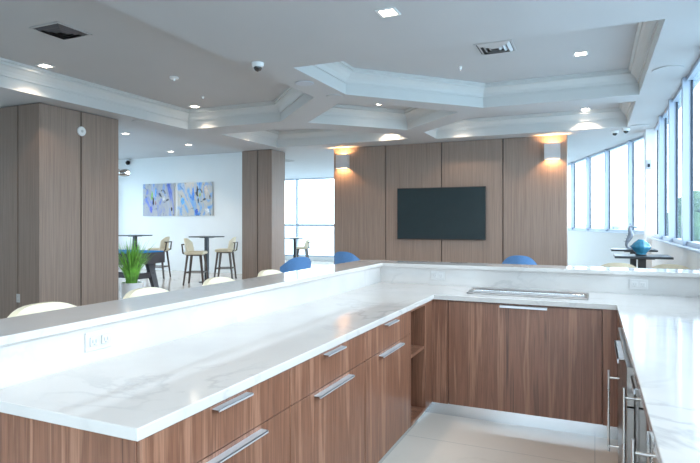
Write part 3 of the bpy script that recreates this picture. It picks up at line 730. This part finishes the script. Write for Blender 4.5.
# ------------------------------------------------------------------ pool table
t = thing('pool_table', 'dark pool table with bright blue cloth in the game room', 'pool table', (-9.76, 8.96, 0))
x0, x1, y0, y1 = -10.86, -8.66, 8.50, 9.42
mm = MB()
mm.box(x0, x1, y0, y0 + 0.04, 0.565, 0.80, 0.004); mm.box(x0, x1, y1 - 0.04, y1, 0.565, 0.80, 0.004)
mm.box(x0, x0 + 0.04, y0 + 0.04, y1 - 0.04, 0.565, 0.80, 0.004); mm.box(x1 - 0.04, x1, y0 + 0.04, y1 - 0.04, 0.565, 0.80, 0.004)
mm.build('apron', M['charcoal'], t)
mm = MB(); q = 0.10
mm.box(x0 + 0.02, x1 - 0.02, y0 + 0.02, y0 + q, 0.80, 0.825, 0.006); mm.box(x0 + 0.02, x1 - 0.02, y1 - q, y1 - 0.02, 0.80, 0.825, 0.006)
mm.box(x0 + 0.02, x0 + q, y0 + q, y1 - q, 0.80, 0.825, 0.006); mm.box(x1 - q, x1 - 0.02, y0 + q, y1 - q, 0.80, 0.825, 0.006)
part_label(mm.build('cushion_rail', M['cloth'], t), 'bright blue cushion rail')
part_label(MB().box(x0 + 0.04, x1 - 0.04, y0 + 0.04, y1 - 0.04, 0.74, 0.80).build('playing_bed', M['cloth'], t), 'bright blue playing cloth')
for xx, dx in ((-8.96, 0.18), (-10.56, -0.18)):
    for yy, dy in ((8.68, -0.02), (9.24, 0.02)):
        MB().bar((xx, yy, 0.62), (xx + dx, yy + dy, 0), 0.2, 0.15, 0.08, 0.08).build('leg', M['charcoal'], t)
MB().box(-10.62, -8.90, 8.90, 9.02, 0.24, 0.36).box(-8.90, -8.83, 8.66, 9.26, 0.24, 0.36).box(-10.69, -10.62, 8.66, 9.26, 0.24, 0.36).build('stretcher', M['charcoal'], t)

# ------------------------------------------------------------------ plant
t = thing('potted_plant', 'grassy green potted plant in a white pot beside the large column', 'plant', (-7.26, 7.10, 0))
MB().lathe([(0.13, 0), (0.165, 0.02), (0.18, 0.42), (0.165, 0.42), (0.16, 0.38)], n=28).build('pot', M['pot'], t, smooth=True, world=False)
MB().lathe([(0.16, 0.375), (0.155, 0.385)], n=24).build('soil', M['soil'], t, world=False)
mm = MB(); rr = random.Random(5)
for i in range(150):
    a = rr.uniform(0, 2 * PI); r0 = rr.uniform(0, 0.09); hgt = rr.uniform(0.55, 0.92); sp = rr.uniform(0.08, 0.40); wd = rr.uniform(0.008, 0.014)
    pts = []
    for k in range(7):
        s_ = k / 6; droop = s_ ** 2.4 * sp * 0.45
        pts.append(Vector((math.cos(a) * (r0 + sp * s_ ** 1.6), math.sin(a) * (r0 + sp * s_ ** 1.6), 0.38 + hgt * s_ - droop)))
    side = Vector((-math.sin(a), math.cos(a), 0)); prev = None
    for k, p in enumerate(pts):
        ww = wd * (1 - (k / 6) ** 2) + 0.0008
        cur = (mm.bm.verts.new(p - side * ww), mm.bm.verts.new(p + Vector((math.cos(a), math.sin(a), -0.6)) * ww * 0.4), mm.bm.verts.new(p + side * ww))
        if prev:
            mm.bm.faces.new((prev[0], prev[1], cur[1], cur[0])); mm.bm.faces.new((prev[1], prev[2], cur[2], cur[1]))
        prev = cur
mm.build('foliage', M['leaf'], t, world=False, smooth=True)

# ------------------------------------------------------------------ vase and seahorse
t = thing('vase', 'teal blue diamond-shaped glazed vase on the front window table', 'vase', (0.47, 6.92, 1.085))
MB().lathe([(0.05, 0), (0.052, 0.012), (0.055, 0.025), (0.078, 0.05), (0.098, 0.080), (0.104, 0.095), (0.099, 0.110), (0.070, 0.145), (0.038, 0.170), (0.028, 0.178), (0.020, 0.176), (0.015, 0.15)], n=14).build('body', M['vase'], t, world=False)
MB().lathe([(0.052, 0), (0.058, 0.004), (0.056, 0.014)], n=24).build('foot', M['black'], t, world=False)
t = thing('seahorse_figurine', 'silver grey seahorse figurine standing on the rear window table', 'figurine', (0.46, 8.72, 1.07))
pts = []; rad = []
spine = [(-0.010, 0.045, .008), (0.012, 0.050, .009), (0.022, 0.032, .010), (0.010, 0.016, .011), (-0.018, 0.014, .012), (-0.040, 0.035, .015), (-0.046, 0.07, .018), (-0.036, 0.11, .023), (-0.018, 0.15, .031), (0.0, 0.19, .036), (0.006, 0.225, .034), (-0.004, 0.26, .025), (-0.012, 0.29, .020), (-0.006, 0.312, .017), (0.008, 0.328, .017), (0.026, 0.326, .013), (0.05, 0.316, .009), (0.066, 0.308, .008), (0.072, 0.305, .010)]
cs, sn = math.cos(0.42), math.sin(0.42)
m = MB(); m.tube([(1.3 * x * cs, 1.3 * x * sn, z) for x, z, r in spine], [r * 1.12 for x, z, r in spine], 12)
body = m.build('body', M['silver'], t, smooth=True, world=False)
sub = body.modifiers.new('smooth', 'SUBSURF'); sub.levels = 1; sub.render_levels = 2
m = MB()
for (x, z, r) in spine[7:13]: m.bar(((1.3 * x - r) * cs, (1.3 * x - r) * sn, z), ((1.3 * x - r - 0.03) * cs, (1.3 * x - r - 0.03) * sn, z + 0.008), 0.014, 0.004, 0.006, 0.003)
m.bar((0.0, 0.0, 0.35), (-0.008, -0.004, 0.372), 0.018, 0.006)
m.build('fin', M['silver'], t, world=False)
MB().lathe([(0.05, 0), (0.05, 0.008), (0.03, 0.014)], n=24).build('base', M['silver'], t, world=False)

# ------------------------------------------------------------------ outside: trees and far houses
def tree(label, x, y, top, r, seed):
    rr = random.Random(seed)
    t = thing('tree', label, 'tree', (x, y, -14), 0, 'trees outside the windows')
    hh = top + 14
    MB().tube([(0, 0, 0), (0.1, 0, hh * 0.4), (0, 0.1, hh * 0.75)], [0.35, 0.25, 0.12], 8).build('trunk', M['bark'], t, world=False)
    m = MB()
    for i in range(26):
        a = rr.uniform(0, 2 * PI); q = rr.uniform(0, r * 0.75); z = hh - rr.uniform(0.1, 0.55) * r * 2.2; s_ = rr.uniform(0.25, 0.5) * r
        vs = bmesh.ops.create_icosphere(m.bm, subdivisions=2, radius=s_)['verts']
        for v in vs: v.co = v.co * rr.uniform(0.82, 1.18) + Vector((math.cos(a) * q, math.sin(a) * q, z - s_ * 0.3))
    m.build('crown', M['tree'], t, world=False)
tree('leafy tree outside the nearest right window, at the picture edge', 4.9, 32.0, 3.0, 1.7, 1)
tree('leafy tree farther off, seen in the second window from the right', 5.9, 47.0, 2.2, 2.4, 2)
bgrp = 'pale low buildings on the far horizon'
for i, (x, y, wd, hgt, lb) in enumerate(((4.5, 300, 4.5, 13.2, 'left pale building on the horizon in the angled windows'), (9.5, 302, 4, 13.7, 'middle pale building on the horizon in the angled windows'), (14.5, 299, 5, 13.0, 'right pale building on the horizon in the angled windows'))):
    t = thing('building', lb, 'building', (x, y, -14), 0, bgrp)
    MB().box(-wd / 2, wd / 2, -4, 4, 0, hgt).build('walls', M['bldg'], t, world=False)
    for a in range(5):
        for b in range(3):
            MB().box(-wd / 2 + 0.6 + a * (wd - 1) / 5, -wd / 2 + 1.0 + a * (wd - 1) / 5, -4.05, -4.0, hgt - 2 - b * 3, hgt - 0.8 - b * 3).build('window_opening', M['gasket'], t, world=False)
